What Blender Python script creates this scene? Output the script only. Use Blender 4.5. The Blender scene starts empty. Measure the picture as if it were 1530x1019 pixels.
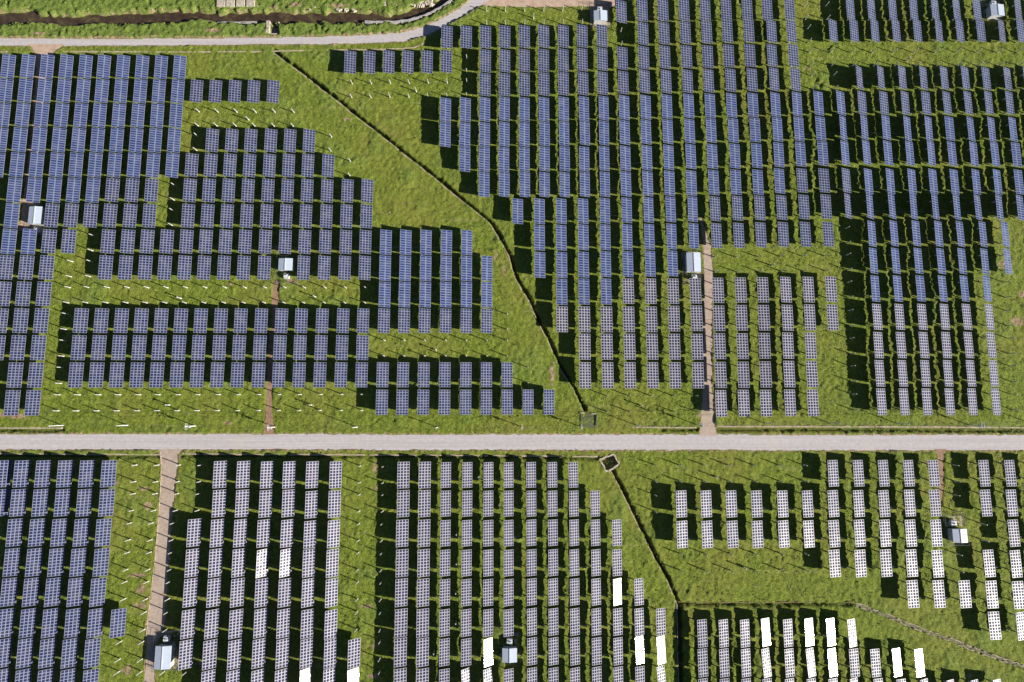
import bpy, math, random
import numpy as np
from mathutils import Matrix, Vector
random.seed(5); RS = np.random.RandomState(11)
R = math.radians
SC = bpy.context.scene; COL = SC.collection

# ------------------------------------------------------------------ camera
F, CX, CY, H = 819.0, 765.0, 509.5, 200.0          # focal length and centre in pixels of the 1530 px wide photo, flying height in m
def unit(v): v = np.array(v, float); return v/np.linalg.norm(v)
UPV = -unit((755-CX, -(605-CY), -F))
NV = np.array((755-CX, -(-6550-CY), -F)); NV = unit(NV-UPV*(NV@UPV)); EV = np.cross(NV, UPV)
def at(u, v, z=0.0):
    """photo pixel -> point on the plane of height z (metres, x east, y north)"""
    c = np.array((u-CX, -(v-CY), -F)); d = (EV@c, NV@c, UPV@c); t = (z-H)/d[2]
    return d[0]*t, d[1]*t
cam = bpy.data.cameras.new('camera'); cam_o = bpy.data.objects.new('camera', cam); COL.objects.link(cam_o)
M = Matrix(((*EV, 0), (*NV, 0), (*UPV, H), (0, 0, 0, 1))); cam_o.matrix_world = M
cam.sensor_width = 36; cam.lens = F/1530*36; cam.clip_start = 1; cam.clip_end = 20000
SC.camera = cam_o

# ------------------------------------------------------------------ world, sun, exposure
AZ, EL = R(20.5), R(22.5)                          # sun stands to the east, 20.5 degrees south of it
S = Vector((math.cos(EL)*math.cos(AZ), -math.cos(EL)*math.sin(AZ), math.sin(EL)))
wd = bpy.data.worlds.new('World'); SC.world = wd; wd.use_nodes = True
nt = wd.node_tree; bg = nt.nodes['Background']; sky = nt.nodes.new('ShaderNodeTexSky')
sky.sky_type = 'NISHITA'; sky.sun_disc = False; sky.air_density = .5; sky.dust_density = .3; sky.altitude = 250; sky.sun_elevation = EL; sky.sun_rotation = R(90)+AZ
nt.links.new(sky.outputs[0], bg.inputs[0]); bg.inputs[1].default_value = 0.05
sl = bpy.data.lights.new('sun', 'SUN'); so = bpy.data.objects.new('sun', sl); COL.objects.link(so)
sl.energy = 5.0; sl.angle = R(0.5); sl.color = (1, 0.93, 0.83)
so.rotation_euler = S.to_track_quat('Z', 'Y').to_euler(); so.location = (0, 0, 150)
SC.view_settings.view_transform = 'Standard'; SC.view_settings.look = 'None'
SC.view_settings.exposure = 1.15; SC.view_settings.gamma = 1

# ------------------------------------------------------------------ helpers
def tag(o, label=None, cat=None, group=None, kind=None):
    if label: o['label'] = label
    if cat: o['category'] = cat
    if group: o['group'] = group
    if kind: o['kind'] = kind
    return o
def empty(name, loc, rz=0):
    o = bpy.data.objects.new(name, None); COL.objects.link(o); o.location = loc; o.rotation_euler = (0, 0, rz)
    o.empty_display_size = 0.5
    return o
class MB:
    def __init__(s): s.v = []; s.f = []; s.m = []
    def quadbox(s, c, sz, mi=0, rot=None, taper=1.0):
        n = len(s.v); hx, hy, hz = sz[0]/2, sz[1]/2, sz[2]/2
        for z in (-hz, hz):
            k = taper if z > 0 else 1
            for x, y in ((-hx, -hy), (hx, -hy), (hx, hy), (-hx, hy)):
                p = Vector((x*k, y*k, z))
                if rot is not None: p = rot @ p
                s.v.append((p.x+c[0], p.y+c[1], p.z+c[2]))
        for q in ((0, 3, 2, 1), (4, 5, 6, 7), (0, 1, 5, 4), (1, 2, 6, 5), (2, 3, 7, 6), (3, 0, 4, 7)):
            s.f.append(tuple(n+i for i in q)); s.m.append(mi)
        return s
    def cyl(s, a, b, r0, r1=None, n=8, mi=0):
        r1 = r0 if r1 is None else r1; a = Vector(a); b = Vector(b); d = (b-a).normalized()
        t = d.orthogonal().normalized(); w = d.cross(t); k = len(s.v)
        for p, r in ((a, r0), (b, r1)):
            for i in range(n):
                q = 2*math.pi*i/n; v = p+(t*math.cos(q)+w*math.sin(q))*r; s.v.append(tuple(v))
        for i in range(n):
            j = (i+1) % n; s.f.append((k+i, k+j, k+n+j, k+n+i)); s.m.append(mi)
        s.f.append(tuple(k+n+i for i in range(n))); s.m.append(mi)
        s.f.append(tuple(k+n-1-i for i in range(n))); s.m.append(mi)
        return s
    def mesh(s, name, mats):
        me = bpy.data.meshes.new(name); me.from_pydata(s.v, [], s.f)
        for m in (mats if isinstance(mats, (list, tuple)) else [mats]): me.materials.append(m)
        me.polygons.foreach_set('material_index', s.m); me.update(); return me
    def build(s, name, mats, parent=None, loc=(0, 0, 0)):
        return link(name, s.mesh(name, mats), parent, loc)
def link(name, me, parent=None, loc=(0, 0, 0), rot=(0, 0, 0)):
    o = bpy.data.objects.new(name, me); COL.objects.link(o); o.location = loc; o.rotation_euler = rot
    if parent: o.parent = parent
    return o

# ---- materials
class NT:
    def __init__(s, name):
        s.m = bpy.data.materials.new(name); s.m.use_nodes = True; s.t = s.m.node_tree
        s.b = s.t.nodes['Principled BSDF']; s.geo = None
    def n(s, ty, **k):
        o = s.t.nodes.new(ty)
        for a, b in k.items(): setattr(o, a, b)
        return o
    def l(s, a, b): s.t.links.new(a, b)
    def pos(s):
        if not s.geo: s.geo = s.n('ShaderNodeNewGeometry')
        return s.geo.outputs['Position']
    def noise(s, scale, detail=3, rough=.55, vec=None, stretch=None):
        o = s.n('ShaderNodeTexNoise'); o.inputs['Scale'].default_value = scale
        o.inputs['Detail'].default_value = detail; o.inputs['Roughness'].default_value = rough
        v = vec or s.pos()
        if stretch:
            mp = s.n('ShaderNodeMapping'); mp.inputs['Scale'].default_value = stretch; s.l(v, mp.inputs['Vector']); v = mp.outputs[0]
        s.l(v, o.inputs['Vector']); return o.outputs['Fac']
    def ramp(s, fac, pts):
        o = s.n('ShaderNodeValToRGB'); e = o.color_ramp.elements
        while len(e) < len(pts): e.new(.5)
        for i, (p, c) in enumerate(pts): e[i].position = p; e[i].color = (*c, 1) if len(c) == 3 else c
        s.l(fac, o.inputs[0]); return o.outputs[0]
    def step(s, fac, a, b):
        o = s.n('ShaderNodeMapRange'); o.inputs['From Min'].default_value = a; o.inputs['From Max'].default_value = b
        s.l(fac, o.inputs['Value']); return o.outputs[0]
    def mix(s, f, a, b, mode='MIX'):
        o = s.n('ShaderNodeMix', data_type='RGBA', blend_type=mode)
        for i, v in ((0, f), (6, a), (7, b)):
            if isinstance(v, (int, float)): o.inputs[i].default_value = v
            elif isinstance(v, tuple): o.inputs[i].default_value = (*v, 1)
            else: s.l(v, o.inputs[i])
        return o.outputs[2]
    def math(s, op, a, b=0.0, c=None):
        o = s.n('ShaderNodeMath', operation=op)
        for i, v in enumerate((a, b, c)):
            if v is None: continue
            if isinstance(v, (int, float)): o.inputs[i].default_value = v
            else: s.l(v, o.inputs[i])
        return o.outputs[0]
    def out(s, col=None, rough=.8, metal=0, spec=.5, bump=None, bs=1, bd=.1):
        b = s.b
        if col is not None:
            if isinstance(col, tuple): b.inputs['Base Color'].default_value = (*col, 1)
            else: s.l(col, b.inputs['Base Color'])
        if isinstance(rough, (int, float)): b.inputs['Roughness'].default_value = rough
        else: s.l(rough, b.inputs['Roughness'])
        if isinstance(metal, (int, float)): b.inputs['Metallic'].default_value = metal
        else: s.l(metal, b.inputs['Metallic'])
        if isinstance(spec, (int, float)): b.inputs['Specular IOR Level'].default_value = spec
        else: s.l(spec, b.inputs['Specular IOR Level'])
        if bump is not None:
            o = s.n('ShaderNodeBump'); o.inputs['Strength'].default_value = bs; o.inputs['Distance'].default_value = bd
            s.l(bump, o.inputs['Height']); s.l(o.outputs[0], b.inputs['Normal'])
        return s.m

def ground_mat():
    a = NT('grass_ground')
    big = a.noise(.035, 3, .6); mid = a.noise(.35, 4, .65); fine = a.noise(1.7, 4, .7)
    streak = a.noise(.35, 3, .6, stretch=(.12, 1.3, 1))
    g = a.ramp(mid, [(.30, (.062, .096, .013)), (.46, (.120, .168, .020)), (.60, (.172, .218, .030)), (.76, (.240, .262, .050))])
    yel = a.ramp(fine, [(.34, (.040, .066, .009)), (.5, (.138, .182, .024)), (.66, (.310, .350, .062))])
    c = a.mix(.55, g, yel)
    c = a.mix(a.math('MULTIPLY', a.step(big, .45, .66), .45), c, (.215, .205, .045))
    c = a.mix(a.math('MULTIPLY', a.step(streak, .58, .72), .5), c, (.250, .255, .085))
    at_ = a.n('ShaderNodeAttribute', attribute_name='mask'); sp = a.n('ShaderNodeSeparateColor'); a.l(at_.outputs['Color'], sp.inputs[0])
    soil, lush, stone = sp.outputs[0], sp.outputs[1], sp.outputs[2]
    lc = a.ramp(fine, [(.3, (.060, .100, .016)), (.5, (.130, .185, .034)), (.7, (.230, .270, .070))])
    c = a.mix(lush, c, lc)
    sc = a.ramp(a.noise(1.2, 5, .7), [(.3, (.17, .11, .065)), (.5, (.30, .21, .13)), (.7, (.46, .37, .27))])
    sm = a.step(a.math('ADD', soil, a.math('MULTIPLY', a.math('SUBTRACT', a.noise(.8, 4, .7), .5), 1.6)), .42, .62)
    c = a.mix(sm, c, sc)
    am = a.n('ShaderNodeAttribute', attribute_name='ditch_shade'); c = a.mix(am.outputs['Fac'], c, (.022, .020, .014))  # shade of the ditches painted in as a near-black mud colour
    st = a.ramp(a.noise(1.5, 4, .7), [(.3, (.10, .085, .06)), (.5, (.26, .23, .18)), (.7, (.42, .39, .33))])
    c = a.mix(a.step(stone, .35, .65), c, st)
    return a.out(c, .95, 0, .15, bump=a.noise(2.2, 5, .8), bs=1, bd=.5)
def speck(name, pts, scale=1.0, rough=.9, spec=.2, bd=.05, stretch=None, metal=0, extra=None):
    a = NT(name); c = a.ramp(a.noise(scale, 5, .7, stretch=stretch), pts)
    if extra: c = extra(a, c)
    return a.out(c, rough, metal, spec, bump=a.noise(scale*3, 3, .7), bs=.5, bd=bd)
def road_extra(a, c):
    # wheel tracks and patched slabs along the road direction
    tr = a.noise(.5, 3, .6, stretch=(.03, 1.6, 1)); c = a.mix(a.math('MULTIPLY', a.step(tr, .48, .62), .45), c, (.34, .32, .32)); t2 = a.noise(.9, 3, .6, stretch=(.02, 2.2, 1)); c = a.mix(a.math('MULTIPLY', a.step(t2, .52, .66), .35), c, (.56, .535, .54)); sp_ = a.noise(.6, 5, .8); c = a.mix(a.math('MULTIPLY', a.step(sp_, .64, .7), .5), c, (.18, .165, .15))
    pt = a.noise(.09, 3, .6); return a.mix(a.math('MULTIPLY', a.step(pt, .55, .7), .35), c, (.46, .41, .36))
M_GROUND = ground_mat()
M_ROAD = speck('concrete_road', [(.3, (.36, .338, .345)), (.5, (.415, .39, .398)), (.72, (.48, .455, .46))], .8, bd=.02, extra=road_extra)
def path_extra(a, c):
    sj = a.noise(.25, 4, .7); return a.mix(a.math('MULTIPLY', a.step(sj, .5, .65), .45), c, (.25, .175, .12))
M_PATH = speck('concrete_path', [(.3, (.31, .24, .195)), (.5, (.38, .305, .25)), (.72, (.44, .365, .31))], .9, extra=path_extra)
M_DIRT = speck('red_dirt', [(.28, (.15, .10, .06)), (.5, (.26, .165, .105)), (.72, (.36, .26, .18))], 1.0)
M_TAN = speck('tan_dirt', [(.28, (.30, .21, .15)), (.5, (.42, .31, .235)), (.72, (.50, .39, .31))], .5)
M_KERB = speck('beige_concrete', [(.28, (.16, .13, .085)), (.5, (.36, .30, .21)), (.72, (.48, .42, .33))], 1.3)
M_STONE = speck('pale_stone', [(.28, (.17, .14, .11)), (.5, (.42, .37, .30)), (.72, (.60, .55, .46))], 1.1)
M_GREYC = speck('grey_concrete', [(.28, (.20, .19, .18)), (.5, (.33, .32, .31)), (.72, (.45, .44, .43))], 1.5)
M_WATER = NT('brown_water'); M_WATER = M_WATER.out(M_WATER.ramp(M_WATER.noise(.35, 4, .7), [(.35, (.034, .022, .014)), (.55, (.060, .040, .024)), (.66, (.095, .080, .034))]), .22, 0, .5, bump=M_WATER.noise(2, 3, .6), bs=.3, bd=.03)
M_POST = speck('galvanised_post', [(.3, (.30, .30, .285)), (.7, (.42, .42, .40))], 3, .45, .5)
M_PIER = speck('pale_concrete_pier', [(.3, (.40, .39, .35)), (.7, (.54, .53, .48))], 3, .8, .3)
M_STEEL = speck('dull_steel', [(.3, (.30, .31, .33)), (.7, (.42, .43, .45))], 3, .45, .5)
M_DARK = speck('dark_fence_steel', [(.3, (.05, .055, .06)), (.7, (.10, .11, .12))], 3, .6, .4)
M_WIRE = NT('black_cable').out((.03, .03, .03), .6)
M_WOODP = speck('concrete_pole', [(.3, (.62, .61, .58)), (.7, (.80, .79, .76))], 2, .8, .3)
M_BOX = speck('white_cabinet', [(.3, (.46, .49, .53)), (.7, (.58, .61, .65))], 1.5, .4, .5)
M_WALL = speck('cream_wall', [(.3, (.42, .42, .40)), (.7, (.56, .56, .54))], 1.2, .8, .3)
def roof_mat():
    a = NT('ribbed_white_roof'); tc = a.n('ShaderNodeTexCoord'); sp = a.n('ShaderNodeSeparateXYZ'); a.l(tc.outputs['Object'], sp.inputs[0])
    w = a.math('FRACT', a.math('MULTIPLY', sp.outputs[1], 1.6)); rib = a.math('LESS_THAN', w, .16)
    c = a.mix(a.noise(.7, 4, .6), (.36, .42, .52), (.47, .53, .62)); c = a.mix(a.math('MULTIPLY', rib, .35), c, (.30, .35, .44))
    return a.out(c, .5, .0, .4, bump=rib, bs=.5, bd=.05)
M_ROOF = roof_mat()
def panel_mat(name, nx, ny, cell, cell2, line, gx, gy, mid, cb=1.0):
    """a table of modules: nx by ny cells over the UV square, pale frames between, a wider seam along the tube"""
    a = NT(name); uv = a.n('ShaderNodeUVMap', uv_map='UVMap'); sp = a.n('ShaderNodeSeparateXYZ'); a.l(uv.outputs[0], sp.inputs[0])
    u, v = sp.outputs[0], sp.outputs[1]
    fu = a.math('FRACT', a.math('MULTIPLY', u, nx)); fv = a.math('FRACT', a.math('MULTIPLY', v, ny))
    du = a.math('ABSOLUTE', a.math('SUBTRACT', fu, .5)); dv = a.math('ABSOLUTE', a.math('SUBTRACT', fv, .5))
    lu = a.math('GREATER_THAN', du, .5-gx); lv = a.math('GREATER_THAN', dv, .5-gy)
    cm = a.math('LESS_THAN', a.math('ABSOLUTE', a.math('SUBTRACT', u, .5)), mid)
    # per module colour shift
    cu = a.math('FLOOR', a.math('MULTIPLY', u, nx)); cv = a.math('FLOOR', a.math('MULTIPLY', v, ny))
    cx = a.n('ShaderNodeCombineXYZ'); a.l(cu, cx.inputs[0]); a.l(cv, cx.inputs[1])
    oi = a.n('ShaderNodeObjectInfo'); pr = a.n('ShaderNodeSeparateXYZ')
    at_ = a.n('ShaderNodeAttribute', attribute_name='tid')
    a.l(a.math('ADD', a.math('MULTIPLY', oi.outputs['Random'], 91.0), at_.outputs['Fac']), cx.inputs[2])
    wn = a.n('ShaderNodeTexWhiteNoise', noise_dimensions='3D'); a.l(cx.outputs[0], wn.inputs[0])
    c = a.mix(wn.outputs['Value'], cell, cell2)
    f = a.math('MAXIMUM', a.math('MAXIMUM', lu, lv), cm)
    c = a.mix(f, c, line)
    # dust film differs a little over the glass
    c = a.mix(a.math('MULTIPLY', a.step(a.noise(.5, 3, .6), .45, .7), .10), c, (.35, .33, .30))
    rough = a.math('ADD', a.math('MULTIPLY', f, .22), .10)
    # every module sits a fraction of a degree off its neighbours
    vm = a.n('ShaderNodeVectorMath', operation='SUBTRACT'); a.l(wn.outputs['Color'], vm.inputs[0]); vm.inputs[1].default_value = (.5, .5, .5)
    vs = a.n('ShaderNodeVectorMath', operation='SCALE'); a.l(vm.outputs[0], vs.inputs[0]); vs.inputs['Scale'].default_value = .034
    va = a.n('ShaderNodeVectorMath', operation='ADD'); a.pos(); a.l(a.geo.outputs['Normal'], va.inputs[0]); a.l(vs.outputs[0], va.inputs[1])
    vn = a.n('ShaderNodeVectorMath', operation='NORMALIZE'); a.l(va.outputs[0], vn.inputs[0]); a.l(vn.outputs[0], a.b.inputs['Normal'])
    a.out(c, rough, 0, a.math('SUBTRACT', .5, a.math('MULTIPLY', f, .32)))
    return a.m
M_GREY = panel_mat('grey_gridded_glass', 4, 9, (.010, .014, .040), (.020, .024, .060), (.150, .168, .250), .105, .115, .030)
M_BLUE = panel_mat('bright_blue_glass', 2, 10, (.014, .027, .092), (.024, .041, .128), (.130, .152, .235), .07, .15, .045)
M_PALE = panel_mat('glare_paled_glass', 4, 9, (.010, .014, .038), (.020, .024, .056), (.285, .277, .325), .12, .12, .036)  # same grid as the grey glass, with sun glare painted into paler frames

# ------------------------------------------------------------------ layout read from the photograph
def P(pts, z=0): return [at(u, v, z) for u, v in pts]
D1 = P([(410, 76), (433, 94), (458, 112), (483, 132), (508, 151), (533, 172), (558, 191), (583, 210), (608, 231), (633, 250), (643, 258), (665, 276), (688, 295), (708, 311), (733, 331), (748, 355), (763, 382), (771, 412), (781, 430), (793.5, 450), (806, 480), (821, 507), (828, 525), (841, 552), (858.5, 580), (874, 612)])
D2 = P([(915, 702), (928.5, 727), (946, 764), (966, 804), (983.5, 839), (998.5, 864), (1014, 902)])
D3 = P([(1014, 902), (1100, 902.5), (1235, 902), (1279, 903)])
D4 = P([(1015, 902), (1016.5, 960), (1018, 1040)])
D5 = P([(1279.5, 903), (1322, 919), (1372, 939), (1422, 956.5), (1472, 976.5), (1522, 994), (1560, 1008)])
D6 = P([(0, 642.5), (93, 642.5)]); D7 = P([(990, 641.5), (1041, 641.5)]); D8 = P([(1071, 641.5), (1250, 641.5), (1400, 642.5), (1560, 643)])
D9 = P([(-30, 680.5), (238, 682)]); D10 = P([(272, 681), (560, 682), (700, 683), (893, 684)])
STREAM = P([(-30, 27), (0, 26.5), (37, 24), (75, 27), (112, 29), (150, 28), (200, 26), (250, 24.5), (275, 23), (325, 25), (375, 25), (408, 24), (433, 26), (483, 25), (533, 26), (595, 26), (622, 20), (645, 10), (668, -3), (700, -25)])
ROAD = (P([(x, 648+.0012*x) for x in range(-60, 1620, 12)]), P([(x, 671.5+.0010*x) for x in range(-60, 1620, 12)]))
TOPROAD = (P([(-40, 57), (0, 57), (120, 57), (250, 57.5), (383, 56), (460, 55), (543, 52.5), (600, 48.5), (633, 40), (660, 27.5), (683, 14.5), (698, 4), (712, -12)]),
           P([(-40, 68.5), (0, 68.5), (120, 68.5), (250, 68), (383, 66.5), (460, 66.5), (543, 64.5), (600, 62.5), (637, 54), (666, 40), (690, 26), (712, 12), (735, -2)]))
PATHS = [  # name, material, left edge, right edge, label
 ('dirt_path', M_TAN, P([(40, 66), (46, 70), (52, 79), (53, 118), (50, 155), (47, 193), (43, 229), (39, 265), (34, 300), (30, 330), (28, 345)]), P([(100, 66), (92, 70), (81, 79), (73, 118), (70, 155), (66, 193), (62, 229), (58, 265), (54, 300), (58, 330), (62, 345)])),
 ('dirt_path', M_DIRT, P([(408, 418), (407, 450), (403, 500), (398, 560), (397, 620), (393, 649)]), P([(417, 418), (417, 450), (411, 500), (407, 560), (407, 620), (411, 649)])),
 ('concrete_path', M_PATH, P([(1045, 325), (1049, 350), (1051, 370), (1052, 405), (1051, 500), (1050, 580), (1048, 612), (1047, 640), (1044, 651)]), P([(1048, 325), (1056, 350), (1062, 370), (1065, 405), (1064, 500), (1064, 580), (1068, 612), (1069, 640), (1073, 651)])),
 ('concrete_path', M_PATH, P([(236, 671), (240, 676), (242, 700), (240, 740), (238, 770), (232, 840), (226, 890), (220, 935), (219, 965), (217, 1000), (214, 1045)]), P([(274, 671), (268, 677), (265, 700), (261, 740), (257, 770), (253, 840), (249, 890), (246, 935), (232, 965), (231, 1000), (231, 1045)])),
 ('dirt_path', M_DIRT, P([(1396, 671), (1400, 680), (1402, 720), (1403, 757)]), P([(1414, 671), (1410, 680), (1410, 720), (1407, 757)])),
]
YARD = P([(700, -30), (712, -3), (700, 10), (722, 9), (760, 10), (800, 11), (850, 10), (880, 10), (884, 36), (912, 38), (912, 12), (932, 4), (950, -30)])

def offset(pl, w):
    p = np.array(pl); t = np.gradient(p, axis=0); t /= np.linalg.norm(t, axis=1)[:, None]; n = np.stack([-t[:, 1], t[:, 0]], -1)
    return [tuple(q) for q in p+n*w]
def dist_poly(X, Y, pl):
    d = np.full(X.shape, 1e9)
    for (ax, ay), (bx, by) in zip(pl[:-1], pl[1:]):
        L2 = (bx-ax)**2+(by-ay)**2
        t = np.clip(((X-ax)*(bx-ax)+(Y-ay)*(by-ay))/max(L2, 1e-9), 0, 1)
        d = np.minimum(d, (X-ax-t*(bx-ax))**2+(Y-ay-t*(by-ay))**2)
    return np.sqrt(d)
def inside(X, Y, poly):
    r = np.zeros(X.shape, bool); n = len(poly)
    for i in range(n):
        (x0, y0), (x1, y1) = poly[i], poly[(i+1) % n]
        if y0 == y1: continue
        r ^= ((y0 > Y) != (y1 > Y)) & (X < (x1-x0)*(Y-y0)/(y1-y0)+x0)
    return r
def vnoise(X, Y, s, seed):
    n = 257; g = np.random.RandomState(seed).rand(n, n)
    x = X/s+1000.3; y = Y/s+1000.7; xi = np.floor(x).astype(int); yi = np.floor(y).astype(int)
    fx = x-xi; fy = y-yi; fx = fx*fx*(3-2*fx); fy = fy*fy*(3-2*fy)
    a = g[xi % n, yi % n]; b = g[(xi+1) % n, yi % n]; c = g[xi % n, (yi+1) % n]; d = g[(xi+1) % n, (yi+1) % n]
    return (a*(1-fx)+b*fx)*(1-fy)+(c*(1-fx)+d*fx)*fy
SOIL = [(437, 420, 12, 5), (412, 372, 6, 5), (60, 52, 14, 4), (320, 47, 16, 4), (580, 430, 5, 4), (575, 318, 14, 1.5), (560, 700, 4, 14), (1500, 395, 14, 8), (1520, 480, 14, 10), (205, 860, 16, 5), (212, 880, 9, 10), (175, 722, 6, 3), (215, 730, 12, 4), (222, 755, 8, 7), (240, 890, 6, 10), (210, 905, 14, 5),
        (560, 965, 6, 7), (560, 730, 3, 9), (1207, 103, 8, 3), (765, 245, 2, 1), (520, 178, 10, 3), (845, 560, 4, 3), (1300, 150, 3, 3), (250, 990, 9, 6), (300, 990, 10, 4), (1530, 440, 10, 9), (825, 560, 5, 22), (740, 382, 5, 9), (753, 405, 3, 12), (1045, 620, 7, 5), (548, 905, 14, 3), (560, 1010, 16, 4), (340, 632, 10, 3), (340, 305, 3, 3), (440, 8, 14, 5), (410, 12, 10, 4), (895, 40, 12, 3), (190, 1000, 10, 8), (345, 425, 8, 3), (28, 622, 20, 5), (0, 620, 20, 4),
        (505, 10, 20, 4), (1448, 1010, 7, 4), (1385, 690, 5, 4), (560, 668, 20, 2)]
def ground():
    fx = np.arange(-232, 236, .46); fy = np.arange(-118, 178, .46)
    e = np.array([3, 8, 18, 40, 90, 200, 500, 1200, 3000, 7000.])
    xs = np.concatenate([(fx[0]-e)[::-1], fx, fx[-1]+e]); ys = np.concatenate([(fy[0]-e)[::-1], fy, fy[-1]+e])
    X, Y = np.meshgrid(xs, ys); nx, ny = len(xs), len(ys)
    flat = np.zeros(X.shape)
    def soft(d, a, b): return np.clip((b-d)/(b-a), 0, 1)
    # clumpy turf
    turf = .22*vnoise(X, Y, 1.1, 1)+.20*vnoise(X, Y, .6, 2)+.22*vnoise(X, Y, 2.7, 3)*vnoise(X, Y, 9, 4)
    # lush rank growth: stream banks, strips between the tracker columns
    dS = dist_poly(X, Y, STREAM)
    top = np.array(at(300, 57))[1]
    lush = np.clip(soft(dS, 9, 15), 0, 1)*(Y > top-.5)
    lush = np.maximum(lush, (Y > top+.2)*(X < at(690, 5)[0])*1.0)
    lush = np.maximum(lush, .8*np.clip(vnoise(X, Y, 6, 8)*2.2-1.2, 0, 1)*(vnoise(X, Y, 30, 9) > .45))
    Z = turf*1.35+lush*(.55*vnoise(X, Y, 1.3, 5)+.3*vnoise(X, Y, .6, 6))-.2
    # roads, paths, yard: level bed under the sheets
    bed = np.zeros(X.shape)
    for l, r in [ROAD, TOPROAD]+[(p[2], p[3]) for p in PATHS]:
        bed = np.maximum(bed, inside(X, Y, list(l)+list(r)[::-1])*1.0)
    bed = np.maximum(bed, inside(X, Y, YARD)*1.0)
    Z = np.where(bed > 0, -.06, Z)
    soil = np.zeros(X.shape); stone = np.zeros(X.shape)
    for u, v, a, b in SOIL:
        cx, cy = at(u, v); q = ((X-cx)/(a*.25))**2+((Y-cy)/(b*.25))**2; soil = np.maximum(soil, .75*np.exp(-q*.9))
    # worn verge beside roads
    for e_ in (ROAD[0], ROAD[1], TOPROAD[0], TOPROAD[1]):
        soil = np.maximum(soil, .56*soft(dist_poly(X, Y, e_), .2, 1.6))
    for p in PATHS[0:1]+PATHS[2:4]:
        soil = np.maximum(soil, .58*soft(np.minimum(dist_poly(X, Y, p[2]), dist_poly(X, Y, p[3])), .1, 1.4))
    # wheel tracks beside the ditch and on the grass strips
    for pl, o_ in ((D1, 2.3), (D1, 3.9), (D1, -3.2), (D1, -4.8), (D2, 2.4)):
        soil = np.maximum(soil, .40*soft(dist_poly(X, Y, offset(pl, o_)), .1, .5))
    for u0, v0, u1, v1 in ((560, 282, 735, 283), (560, 303, 725, 304), (562, 311, 640, 312), (560, 329, 690, 330), (560, 337, 720, 338), (545, 262, 620, 263), (640, 222, 700, 222), (1050, 868, 1190, 871), (1060, 875, 1270, 878), (1130, 883, 1250, 885), (440, 160, 500, 162), (480, 186, 560, 188), (500, 228, 550, 229), (290, 92, 400, 93), (292, 100, 410, 102), (292, 107, 420, 109), (545, 690, 546, 1010), (300, 600, 380, 603), (20, 612, 150, 616), (1500, 420, 1504, 600), (1380, 640, 1520, 642)):
        soil = np.maximum(soil, .41*soft(dist_poly(X, Y, P([(u0, v0), (u1, v1)])), .1, .45))
    # stream bed
    wob = (vnoise(X, Y, 5, 12)-.5)*1.8+(vnoise(X, Y, 1.8, 14)-.5)*1.3
    bank = np.clip((dS+wob-1.75)/1.2, 0, 1)
    Z = Z*bank+(-1.7)*(1-bank); soil = np.where((bank < 1) & (soil < .6), .45, soil)
    # drainage ditches
    ditch_shade = np.zeros(X.shape)  # where ditch shade is painted into the ground colour
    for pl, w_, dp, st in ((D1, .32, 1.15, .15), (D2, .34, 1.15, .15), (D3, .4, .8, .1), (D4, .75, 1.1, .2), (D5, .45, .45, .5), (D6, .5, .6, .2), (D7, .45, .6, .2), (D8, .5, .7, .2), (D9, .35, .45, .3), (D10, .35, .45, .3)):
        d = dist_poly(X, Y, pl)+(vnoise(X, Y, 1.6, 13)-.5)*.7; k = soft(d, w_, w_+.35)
        Z = Z*(1-k)-dp*k; ditch_shade = np.maximum(ditch_shade, k*(.7 if dp > 1 else .4)); stone = np.maximum(stone, st*soft(d, w_+.1, w_+.9)*(1-.0*k))
    cul = inside(X, Y, P([(403.5, 29), (417, 29), (417, 53), (403.5, 53)])); Z = np.where(cul, -1.5, Z)
    bx, by = at(878.5, 629); pit = inside(X, Y, P([(897, 686), (917, 680), (924, 694), (906, 704)]))
    Z = np.where(pit, -1.6, Z); stone = np.where(pit, .45, stone)
    co = np.stack([X, Y, Z], -1).reshape(-1, 3).astype(np.float32)
    i = np.arange((nx-1)*(ny-1)); r = i//(nx-1); c = i % (nx-1); a = r*nx+c
    q = np.stack([a, a+1, a+nx+1, a+nx], -1).astype(np.int32).reshape(-1)
    me = bpy.data.meshes.new('ground'); me.vertices.add(len(co)); me.vertices.foreach_set('co', co.reshape(-1))
    me.loops.add(len(q)); me.loops.foreach_set('vertex_index', q); nf = len(i)
    me.polygons.add(nf); me.polygons.foreach_set('loop_start', np.arange(nf, dtype=np.int32)*4); me.polygons.foreach_set('loop_total', np.full(nf, 4, np.int32))
    me.update(); me.materials.append(M_GROUND)
    ca = me.color_attributes.new('mask', 'FLOAT_COLOR', 'POINT')
    ca.data.foreach_set('color', np.stack([soil, np.clip(lush, 0, 1), stone, np.ones_like(soil)], -1).reshape(-1).astype(np.float32))
    ma = me.attributes.new('ditch_shade', 'FLOAT', 'POINT'); ma.data.foreach_set('value', ditch_shade.reshape(-1).astype(np.float32))
    return tag(link('ground', me), kind='structure')
ground()

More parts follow.
